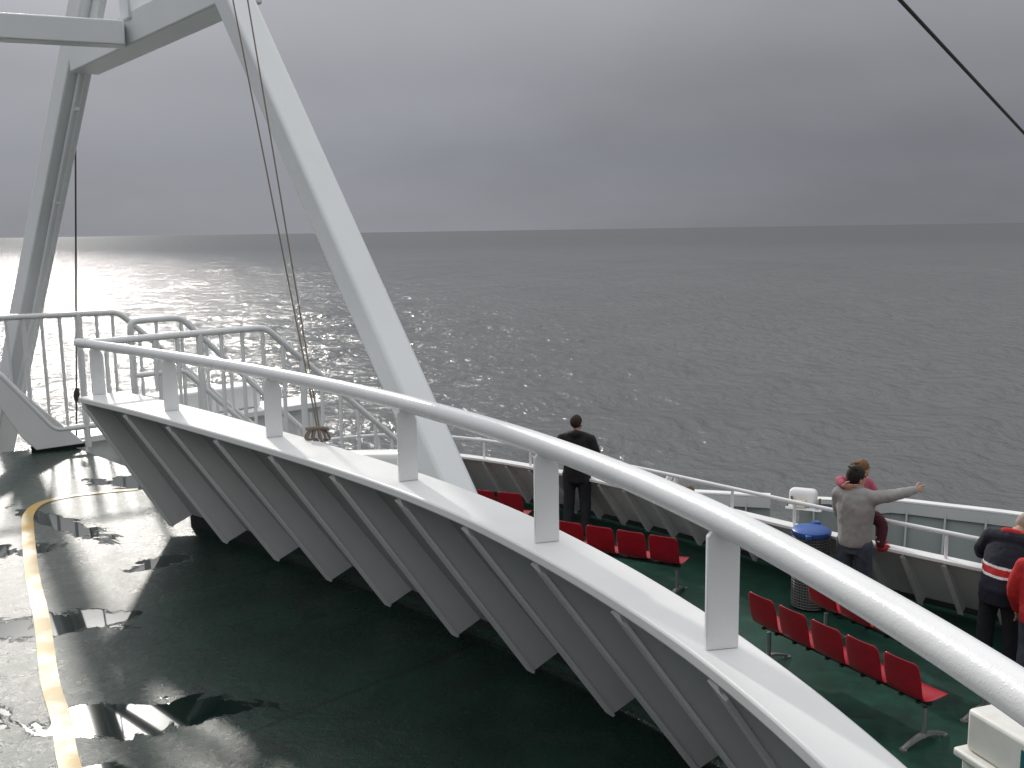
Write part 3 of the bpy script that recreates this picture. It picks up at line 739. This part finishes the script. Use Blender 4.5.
ROWS = [((3.085, 8.99), (.874, .485), None),
        ((3.83, 9.48), (.874, .485), 'red seat row mostly hidden by the thick handrail, between litter bin and navy jacket'),
        ((1.175, 12.29), (.515, .857), 'red seat row with four backs in view just below the man in black'),
        ((-.77, 14.33), (.38, .925), 'farthest red seat row, its last two backs beside the white mast leg'),
        ((.255, 11.60), (.515, .857), 'red seat row behind the white ledge with only one corner in view')]
for i, ((x, y), (fx, fy), lab) in enumerate(ROWS):
    o = proto if i == 0 else copy_tree(proto)
    o.location = (x, y, FD); o.rotation_euler = (0, 0, math.atan2(-fx, fy))
    if lab: o['label'] = lab

# ------------------------------------------------------------------ litter bin
bx, by = 3.50, 11.36
bn_ = empty('litter_bin', (bx, by, FD), 'round grey mesh litter bin with a blue plastic lid beside the bulwark', 'litter bin')
mb = MB(); RB = .212; H = .90
nu, nv = 40, 26
MB().tube([(bx, by, FD + .02), (bx, by, FD + H)], RB - .012, 40).build('liner', Mat('bin_liner').set(base=(.05, .05, .05), rough=.7).m, bn_)
for k in range(nv + 1):
    z = FD + .03 + (H - .04) * k / nv; mb.tube([(bx + RB * math.cos(a), by + RB * math.sin(a), z + .010 * (j % 2)) for j, a in enumerate(np.linspace(0, 2 * math.pi, nu + 1))], .0045, 5, cap=False)
for j in range(nu):
    a = 2 * math.pi * j / nu; mb.tube([(bx + RB * math.cos(a), by + RB * math.sin(a), FD + .03), (bx + RB * math.cos(a), by + RB * math.sin(a), FD + H)], .0035, 5)
mb.build('mesh_basket', Mat('grey_wire').set(base=(.17, .17, .165), rough=.5, metal=.3).m, bn_)
mb = MB(); k = 36; prof = [(.220, H - .005), (.226, H + .01), (.226, H + .045), (.21, H + .06), (.12, H + .085), (.02, H + .095)]
for r_, z in prof:
    mb.v += [(bx + r_ * math.cos(2 * math.pi * j / k), by + r_ * math.sin(2 * math.pi * j / k), FD + z) for j in range(k)]
for i in range(len(prof) - 1):
    for j in range(k): mb.f.append((i * k + j, i * k + (j + 1) % k, (i + 1) * k + (j + 1) % k, (i + 1) * k + j))
mb.f += [tuple(range(k)), tuple(range((len(prof) - 1) * k, len(prof) * k))]
ld_ = mb.build('lid', BLUE, bn_)
MB().box((bx + .10, by + .17, FD + H + .075), (.045, 0, 0), (0, .05, 0), (0, 0, .02)).build('hinge', BLUE, ld_, bevel=.006)
MB().box((bx - .10, by - .215, FD + H + .015), (.03, 0, 0), (0, .03, 0), (0, 0, .025)).build('catch', BLUE, ld_, bevel=.006)

# ------------------------------------------------------------------ floodlight and bracket on the bulwark cap
fx, fy, fz = 3.76, 12.55, FD + FH + .01
fo = empty('floodlight', (fx, fy, fz), 'rounded white floodlight casing on rusty brackets standing on the bulwark cap', 'floodlight')
MB().box((fx, fy + .05, fz + .15), (.155, -.075, 0), (.045, .075, 0), (0, 0, .105)).build('casing', WHITE, fo, bevel=.06, seg=4)
MB().box((fx - .06, fy - .05, fz + .085), (.06, -.025, 0), (.03, .05, 0), (0, 0, .045)).build('gear_box', BEIGE, fo, bevel=.008)
for sg in (-1, 1):
    MB().tube(catmull([Vector((fx + sg * .11, fy - sg * .05 - .05, fz)), Vector((fx + sg * .145, fy - sg * .06 - .09, fz + .07)), Vector((fx + sg * .165, fy - sg * .07 - .05, fz + .16))], 5), .014, 8).build('bracket', BROWN, fo)
MB().box((fx, fy - .02, fz + .012), (.2, -.1, 0), (.04, .06, 0), (0, 0, .012)).build('base_plate', WHITE, fo)
for k in range(6): MB().tube([(fx - .2 + .08 * k, fy + .06 - .035 * k, fz), (fx - .2 + .08 * k, fy + .06 - .035 * k, fz + .05)], .012, 8).build('bolt', BROWN, fo)
br = empty('angled_bracket', (2.15, 13.4, FD + FH), 'small slanting white bracket bolted to the bulwark under the thin rail', 'bracket')
bs = Vector((2.02, 13.42, FD + FH + .0))
MB().bar(bs, bs + Vector((.16, .05, .26)), .05, .07).build('strut', WHITE, br, bevel=.005)
MB().bar(bs + Vector((.12, -.02, 0)), bs + Vector((.25, .03, .25)), .03, .05).build('strut', WHITE, br, bevel=.005)
tag(MB().ell((2.40, 13.25, FD + FH + .07), (.07, .07, .09)).tube([(2.40, 13.25, FD + FH), (2.40, 13.25, FD + FH + .06)], .035, 10).build('mooring_bitt', BROWN), 'small dark brown bitt on the bulwark cap beside a rail post', 'bitt')

# ------------------------------------------------------------------ white locker
lk = empty('storage_locker', (3.75, 6.75, FD), 'cream white plastic locker with a stepped lid at the lower right corner', 'locker')
ax = Vector((.30, -.90, 0)).normalized(); ay = Vector((-ax.y, ax.x, 0)); lc = Vector((3.37, 7.02, 0))
def lbox(u0, u1, v0, v1, z0, z1, name, bevel, mat=CREAM):
    c = lc + ax * (u0 + u1) / 2 + ay * (v0 + v1) / 2
    return MB().box(Z(c, FD + (z0 + z1) / 2), ax * (u1 - u0) / 2, ay * (v1 - v0) / 2, (0, 0, (z1 - z0) / 2)).build(name, mat, lk, bevel=bevel, seg=3)
lbox(-.02, 1.15, -.01, .62, 0, .50, 'body', .02); lbox(-.06, 1.19, -.06, .66, .501, .57, 'rim', .022); lbox(0, 1.13, 0, .60, .571, .90, 'lid', .035)
lbox(.52, .80, -.008, -.001, .67, .83, 'sticker', 0, TEAL)

# ------------------------------------------------------------------ people
def bake(mb, name, mat, parent, voxel=.016, smooth=6, jitter=0, seed=0, lumps=0):
    me = mb.mesh(name + '_raw'); o = bpy.data.objects.new(name, me); COL.objects.link(o)
    r_ = o.modifiers.new('r', 'REMESH'); r_.mode = 'VOXEL'; r_.voxel_size = voxel
    s_ = o.modifiers.new('s', 'SMOOTH'); s_.iterations = smooth; s_.factor = .5
    dg = bpy.context.evaluated_depsgraph_get(); dg.update()
    nm = bpy.data.meshes.new_from_object(o.evaluated_get(dg)); o.modifiers.clear(); o.data = nm; bpy.data.meshes.remove(me); nm.name = name
    if jitter:
        nm.calc_loop_triangles() if False else None
        nr = [v.normal.copy() for v in nm.vertices]
        for v, n_ in zip(nm.vertices, nr):
            p = v.co; a = noise.noise(Vector((p.x * 9 + seed, p.y * 9, p.z * 5))) + .6 * noise.noise(Vector((p.x * 20, p.y * 20 + seed, p.z * 14)))
            v.co = p + n_ * a * jitter
    nm.materials.clear(); nm.materials.append(mat)
    for p in nm.polygons: p.use_smooth = True
    if parent: o.parent = parent
    return o
def limb(mb, pts, rad, n=14):
    pts = [Vector(p) for p in pts]
    P = catmull(pts, 4); d = np.linspace(0, len(pts) - 1, len(P)); r_ = list(np.interp(d, range(len(pts)), rad))
    mb.tube(P, r_, n)
    mb.ell(pts[0], (rad[0],) * 3, 12, 8); mb.ell(pts[-1], (rad[-1],) * 3, 12, 8)
    return mb
def torso(mb, secs, n=24):
    """secs: (centre, half width, half depth, lean forward) as stacked ellipses"""
    S = []
    for c, w, d in secs:
        c = Vector(c); S.append([c + Vector((w * math.cos(a), d * math.sin(a), 0)) for a in np.linspace(0, 2 * math.pi, n, endpoint=False)])
    mb.sweep(S); return mb
def hand(mb, w, d, side, pose):
    """w wrist, d pointing direction, side = vector towards the thumb"""
    w, d, th = Vector(w), Vector(d).normalized(), Vector(side); th = (th - d * th.dot(d)).normalized(); nrm_ = d.cross(th).normalized()
    R3 = Matrix((th, d, nrm_)).transposed()
    mb.ell(w + d * .050, (.042, .056, .017), 12, 8, R3)
    for k, (o, L) in enumerate(((.030, .075), (.011, .083), (-.010, .077), (-.030, .060))):
        curl = pose[k]; p = w + d * .088 + th * o; pts = [w + d * .05 + th * o * .8, p]; dd = d.copy()
        for sgm in (.45, .32, .23):
            dd = (Matrix.Rotation(curl, 3, th) @ dd); p = p + dd * L * sgm; pts.append(p)
        mb.tube(pts, [.010, .0095, .009, .0085, .007], 8)
    b = w + d * .025 + th * .028; q = (d * .6 + th * .8).normalized()
    mb.tube([w + d * .02, b, b + q * .035, b + q * .055 + d * .018], [.012, .012, .010, .008], 8)
def head(mb, c, yaw, pitch=0, s=1.0):
    Rm = Matrix.Rotation(yaw, 3, 'Z') @ Matrix.Rotation(pitch, 3, 'X'); c = Vector(c)
    f_ = lambda x, y, z: c + Rm @ Vector((x, y, z)) * s
    mb.ell(f_(0, -.012, .02), (.074 * s, .094 * s, .098 * s), 20, 14, Rm)          # skull
    mb.ell(f_(0, .025, -.045), (.055 * s, .062 * s, .075 * s), 16, 10, Rm)         # face and jaw
    mb.ell(f_(0, .075, -.098), (.022 * s, .018 * s, .016 * s), 10, 8, Rm)          # chin
    mb.tube([f_(0, .083, .012), f_(0, .103, -.022), f_(0, .108, -.034), f_(0, .085, -.040)], [.008 * s, .012 * s, .013 * s, .008 * s], 8)
    mb.tube([f_(-.04, .078, .028), f_(0, .090, .026), f_(.04, .078, .028)], .009 * s, 8)   # brow
    mb.tube([f_(-.02, .083, -.066), f_(0, .090, -.066), f_(.02, .083, -.066)], .009 * s, 8) # lips
    for sg in (-1, 1): mb.ell(f_(sg * .076, -.005, -.02), (.009 * s, .02 * s, .032 * s), 10, 8, Rm)
    return f_, Rm
def face_bits(f_, Rm, s, body):
    for sg in (-1, 1): 
        mb = MB().ell(f_(sg * .032, .080, .008), (.014 * s, .008 * s, .008 * s), 10, 8, Rm); mb.build('eye', EYE_M, body, local=True)
    MB().ell(f_(0, .0935, -.066), (.022 * s, .005 * s, .006 * s), 10, 6, Rm).build('mouth', LIP, body, local=True)
def hair(f_, Rm, s, body, mat, cut=-.02, back=-.09, extra=None, front=.045, seed=0):
    mb = MB(); mb.ell(f_(0, -.016, .028), (.084 * s, .104 * s, .103 * s), 28, 20, Rm)
    inv = Rm.transposed(); c = f_(0, 0, 0); vs = []
    for v in mb.v:
        p = inv @ (Vector(v) - c) / s
        y, z = p.y, p.z
        lim = back if y < -.03 else (back + (cut - back) * min(1, (y + .03) / .05) if y < .02 else cut + (y - .02) * 1.25)
        if z < lim: z = lim; p.x *= .90; p.y *= .9 if y < 0 else .93
        n_ = noise.noise(Vector((p.x * 30 + seed, y * 30, z * 30))) * .006
        vs.append(c + Rm @ (Vector((p.x, p.y, z)) * (1 + n_ * 8)) * s)
    mb.v = [tuple(v) for v in vs]
    if extra: extra(mb)
    return mb.build('hair', mat, body, local=True)

def person(loc, heading, label, group=None):
    """local axes: x right, y forward, z up"""
    return dict(loc=loc, rz=math.atan2(-heading[0], heading[1]), label=label, group=group)
def make_body(info, arms, legs, headc, yaw, pitch, hands, neck, chest, pelvis, s=1.0):
    mb = MB()
    for a in arms: limb(mb, a, [.048 * s, .040 * s, .030 * s])
    for l in legs: limb(mb, l[:3], [.080 * s, .056 * s, .040 * s]); limb(mb, l[2:], [.036 * s, .03 * s])
    limb(mb, [pelvis, chest, neck, Vector(headc) - Vector((0, 0, .06 * s))], [.095 * s, .09 * s, .056 * s, .052 * s])
    limb(mb, [arms[0][0], Vector(neck) - Vector((0, 0, .05 * s)), arms[1][0]], [.045 * s, .05 * s, .045 * s])
    f_, Rm = head(mb, headc, yaw, pitch, s * 1.06)
    body = bake(mb, 'person', SKIN, None, .010, 3)
    if hands:
        hb = MB()
        for h in hands: hand(hb, *h)
        hm = hb.mesh('hand_raw'); bm = bmesh.new(); bm.from_mesh(body.data); bm.from_mesh(hm); bm.to_mesh(body.data); bm.free()
        for p in body.data.polygons: p.use_smooth = True
    body.location = info['loc']; body.rotation_euler = (0, 0, info['rz']); tag(body, info['label'], 'person', info['group'])
    return body, f_, Rm

# -- man in black, back to us at the rail
inf = person((.93, 14.35, FD), (.22, .98), 'man in black hooded jacket and dark jeans standing at the far rail')
la = [(-.21, 0, 1.44), (-.29, .02, 1.16), (-.16, .24, 1.08)]; ra = [(.21, 0, 1.44), (.30, .02, 1.16), (.17, .24, 1.08)]
ll = [(-.10, 0, .92), (-.115, .02, .50), (-.125, -.02, .09), (-.13, .13, .04)]; lr = [(.10, 0, .92), (.125, .03, .50), (.135, -.01, .09), (.15, .14, .04)]
body, f_, Rm = make_body(inf, [la, ra], [ll, lr], (0, .035, 1.675), -.35, .12, [((-.16, .24, 1.08), (.5, .8, 0), (.6, 0, .8), (.5,) * 4), ((.17, .24, 1.08), (-.5, .8, 0), (-.6, 0, .8), (-.5,) * 4)], (0, 0, 1.52), (0, 0, 1.28), (0, 0, .96))
hair(f_, Rm, 1, body, BROWNH, -.005, -.075, seed=1); face_bits(f_, Rm, 1, body)
mb = MB(); torso(mb, [((0, .0, .80), .19, .135), ((0, 0, .95), .195, .14), ((0, 0, 1.12), .185, .14), ((0, -.01, 1.32), .225, .145), ((0, -.01, 1.45), .205, .12), ((0, 0, 1.53), .10, .085)])
for a in (la, ra): limb(mb, a, [.085, .068, .052])
limb(mb, [la[0], (0, -.01, 1.47), ra[0]], [.085, .10, .085])
limb(mb, [(-.075, -.05, 1.53), (0, -.095, 1.54), (.075, -.05, 1.53)], [.045, .062, .045]); limb(mb, [(-.075, -.03, 1.53), (-.05, .05, 1.52), (.05, .05, 1.52), (.075, -.03, 1.53)], [.045, .035, .035, .045])
bake(mb, 'jacket', BLACKC, body, .016, 4, .009, 2)
mb = MB(); 
for l in (ll, lr): limb(mb, [l[0], l[1], (l[2][0], l[2][1], .06)], [.112, .085, .075])
torso(mb, [((0, 0, .80), .165, .125), ((0, 0, .96), .175, .13)]); bake(mb, 'trousers', cloth('charcoal_denim', (.020, .023, .028), .85, .5, 6), body, .015, 3, .008, 3)
for l in (ll, lr): MB().ell((l[3][0], l[3][1] - .06, .045), (.05, .14, .048)).build('shoe', SHOE, body, local=True)

# -- man in grey pointing to the bow, child on his left arm
gl_ = (3.86, 10.94, FD); gh = (.66, .75)
inf = person(gl_, gh, 'man in grey fleece pointing right while carrying a child on his arm')
la = [(-.20, 0, 1.46), (-.22, .12, 1.18), (-.02, .30, 1.18)]; ra = [(.20, .01, 1.465), (.36, .23, 1.485), (.49, .46, 1.515)]
ll = [(-.10, 0, .92), (-.11, .0, .50), (-.12, -.03, .09), (-.13, .12, .04)]; lr = [(.10, 0, .92), (.12, .02, .50), (.13, -.02, .09), (.15, .13, .04)]
pd = Vector((.46, .88, .06))
body, f_, Rm = make_body(inf, [la, ra], [ll, lr], (-.01, .03, 1.665), -.55, 0, [(ra[2], pd, (-.3, 0, 1), (.05, 1.25, 1.3, 1.35)), (la[2], (1, .1, .05), (0, .4, .8), (-.4,) * 4)], (0, .0, 1.54), (0, 0, 1.30), (0, 0, .96))
def fluff(m): 
    for k in range(14):
        a = random.uniform(-1.2, 1.2); b = f_(.05 * math.sin(a), -.07 + .03 * random.random(), .09 + .02 * random.random()); m.tube([b, b + Vector((random.uniform(-.03, .03), -.02, .02))], [.012, .004], 5)
hair(f_, Rm, 1.08, body, DARKH, -.01, -.075, fluff, seed=4); face_bits(f_, Rm, 1, body)
mb = MB(); torso(mb, [((0, .0, .885), .178, .145), ((0, 0, .93), .19, .152), ((0, 0, 1.10), .192, .152), ((0, -.005, 1.34), .218, .150), ((0, -.01, 1.47), .205, .12), ((0, 0, 1.55), .095, .085)])
limb(mb, la, [.085, .070, .055]); limb(mb, ra, [.085, .068, .047]); limb(mb, [la[0], (0, -.01, 1.49), ra[0]], [.082, .095, .082])
bake(mb, 'fleece', GREYF, body, .016, 4, .009, 8)
mb = MB(); torso(mb, [((-.07, 0, 1.53), .001, .001), ((0, 0, 1.535), .083, .080), ((0, .004, 1.585), .074, .072)]); mb.build('collar', GREYF, body, local=True)
mb = MB()
for l in (ll, lr): limb(mb, [l[0], l[1], (l[2][0], l[2][1], .06)], [.108, .082, .072])
torso(mb, [((0, 0, .80), .16, .12), ((0, 0, .94), .168, .125)]); bake(mb, 'trousers', JEANS, body, .015, 3, .008, 9)
for l in (ll, lr): MB().ell((l[3][0], l[3][1] - .06, .045), (.05, .14, .048)).build('shoe', SHOE, body, local=True)

# -- the child he carries (same local frame as the man)
inf = person(gl_, gh, 'small child in pink jacket and red shoes carried by the man in grey', None)
s = .78
cla = [(-.19, .17, 1.56), (-.21, .03, 1.60), (-.12, -.085, 1.58)]; cra = [(-.0, .32, 1.55), (.06, .38, 1.42), (.0, .42, 1.36)]
cll = [(-.04, .28, 1.20), (.14, .36, 1.12), (.17, .30, .90), (.20, .36, .86)]; clr = [(.02, .25, 1.20), (.22, .22, 1.12), (.235, .16, .90), (.27, .21, .855)]
body, f_, Rm = make_body(inf, [cla, cra], [cll, clr], (-.02, .21, 1.735), -.55, 0, [(cla[2], (.75, .0, -.05), (0, -.3, 1), (.3,) * 4)], (-.04, .25, 1.61), (-.06, .28, 1.42), (-.05, .29, 1.24), .80)
def wisps(m):
    for k in range(26):
        b = f_(random.uniform(-.07, .07), -.08 + .03 * random.random(), random.uniform(-.05, .09)); L = random.uniform(.03, .08)
        m.tube([b, b + Vector((-.4 * L, -.5 * L, random.uniform(-.01, .02))), b + Vector((-L, -.7 * L, random.uniform(-.03, .03)))], [.010, .006, .002], 5)
hair(f_, Rm, .84, body, BLONDH, -.02, -.09, wisps, seed=6); face_bits(f_, Rm, .8, body)
mb = MB(); torso(mb, [((-.05, .29, 1.14), .12, .105), ((-.07, .29, 1.30), .13, .11), ((-.09, .27, 1.48), .13, .105), ((-.05, .25, 1.58), .07, .065)])
limb(mb, [cla[0], cla[1], Vector(cla[2]) + Vector((-.01, .03, 0))], [.062, .055, .046]); limb(mb, cra, [.062, .055, .045]); limb(mb, [cla[0], (-.09, .25, 1.57), cra[0]], [.06, .06, .06])
bake(mb, 'jacket', PINK, body, .013, 3, .007, 11)
mb = MB(); limb(mb, cll[:3], [.085, .066, .048]); limb(mb, clr[:3], [.085, .066, .048]); bake(mb, 'trousers', MAROON, body, .013, 3, .005, 12)
for l in (cll, clr):
    a, b = Vector(l[2]), Vector(l[3]); d = (b - a); d.z = 0; d.normalize()
    MB().tube([a + Vector((0, 0, .05)), a + Vector((0, 0, .02))], .043, 10).build('sock', WHITEC, body, local=True)
    Rf = Matrix((Vector((d.y, -d.x, 0)), d, Vector((0, 0, 1)))).transposed()
    m_ = MB(); m_.ell(a + d * .045 - Vector((0, 0, .045)), (.040, .085, .042), 14, 10, Rf); m_.ell(a - Vector((0, 0, .015)), (.042, .045, .05), 14, 10, Rf); m_.build('shoe', REDC, body, local=True)

# -- person in navy leaning over the rail at the right edge
inf = person((4.93, 9.72, FD), (.70, .71), 'person in navy jacket with white and red stripes leaning over the rail')
la = [(-.20, .24, 1.26), (-.31, .34, 1.04), (-.17, .52, 1.02)]; ra = [(.20, .24, 1.26), (.31, .36, 1.05), (.17, .54, 1.02)]
ll = [(-.09, .03, .78), (-.12, .02, .46), (-.12, -.02, .09), (-.13, .13, .04)]; lr = [(.09, .03, .78), (.12, .03, .46), (.14, .02, .09), (.16, .17, .04)]
body, f_, Rm = make_body(inf, [la, ra], [ll, lr], (.05, .50, 1.36), -.4, -.65, [(la[2], (.6, .7, 0), (.7, 0, .7), (.5,) * 4), (ra[2], (-.6, .7, 0), (-.7, 0, .7), (-.5,) * 4)], (0, .33, 1.31), (0, .20, 1.12), (0, .08, .92))
hair(f_, Rm, 1.03, body, CAPM, .0, -.06, seed=9); face_bits(f_, Rm, 1, body)
lean = lambda z: max(0, (z - .82)) * .54
secs = [(.66, .20, .155), (.82, .205, .16), (.95, .205, .16), (1.12, .225, .16), (1.24, .205, .13), (1.33, .10, .09)]
mb = MB(); torso(mb, [((0, lean(z), z), w, d) for z, w, d in secs]); 
for a in (la, ra): limb(mb, a, [.09, .075, .058])
limb(mb, [la[0], (0, .22, 1.27), ra[0]], [.088, .10, .088]); jk = bake(mb, 'jacket', NAVY, body, .008, 10, .007, 14)
jk.data.materials.append(WHITEC); jk.data.materials.append(REDC)
for p in jk.data.polygons:                                   # the knitted stripes across back and chest
    c_ = p.center; z = c_.z + .06 * c_.x
    if abs(c_.x) < .235 and 0.935 < z < 1.045: p.material_index = 1 if z < .958 or z > 1.022 else 2
mb = MB(); limb(mb, [(-.09, .25, 1.32), (-.05, .22, 1.35), (.05, .22, 1.35), (.09, .25, 1.32), (.07, .38, 1.30), (-.07, .38, 1.30), (-.09, .25, 1.32)], [.04] * 7); bake(mb, 'collar', REDC, body, .012, 3, .004, 3)
mb = MB()
for l in (ll, lr): limb(mb, [(l[0][0], l[0][1] - .02, .74), l[1], (l[2][0], l[2][1], .07)], [.105, .09, .08])
torso(mb, [((0, 0, .66), .15, .12), ((0, 0, .80), .16, .12)]); bake(mb, 'trousers', cloth('black_trousers', (.010, .011, .015)), body, .015, 3, .008, 15)
for l in (ll, lr): MB().ell((l[3][0], l[3][1] - .06, .045), (.05, .14, .05)).build('shoe', GREYSHOE, body, local=True)

# -- person in red, mostly outside the frame
inf = person((5.07, 9.24, FD), (.70, .71), 'person in bright red jacket cut off by the right edge of the photo')
la = [(-.17, .05, 1.16), (-.24, .02, .92), (-.22, .10, .70)]; ra = [(.17, .05, 1.16), (.25, .02, .92), (.22, .1, .70)]
ll = [(-.08, 0, .74), (-.09, .02, .40), (-.1, -.02, .08), (-.1, .1, .035)]; lr = [(.08, 0, .74), (.09, .02, .40), (.1, -.02, .08), (.1, .1, .035)]
body, f_, Rm = make_body(inf, [la, ra], [ll, lr], (0, .10, 1.40), 0, 0, [(la[2], (.05, .2, -1), (.3, 1, 0), (.25,) * 4)], (0, .05, 1.24), (0, .03, 1.05), (0, 0, .78), .86)
hair(f_, Rm, .88, body, DARKH, -.01, -.08, seed=12); face_bits(f_, Rm, .86, body)
mb = MB(); torso(mb, [((0, 0, .62), .165, .13), ((0, 0, .75), .17, .135), ((0, .02, .95), .175, .135), ((0, .04, 1.12), .18, .125), ((0, .05, 1.22), .09, .08)])
for a in (la, ra): limb(mb, a, [.078, .066, .052])
limb(mb, [la[0], (0, .05, 1.17), ra[0]], [.075, .085, .075]); bake(mb, 'jacket', REDC, body, .015, 4, .008, 21)
mb = MB()
for l in (ll, lr): limb(mb, [l[0], l[1], (l[2][0], l[2][1], .06)], [.092, .075, .068])
torso(mb, [((0, 0, .64), .14, .11), ((0, 0, .77), .145, .11)]); bake(mb, 'trousers', JEANS, body, .015, 3, .008, 22)
for l in (ll, lr): MB().ell((l[3][0], l[3][1] - .05, .04), (.045, .12, .042)).build('shoe', SHOE, body, local=True)
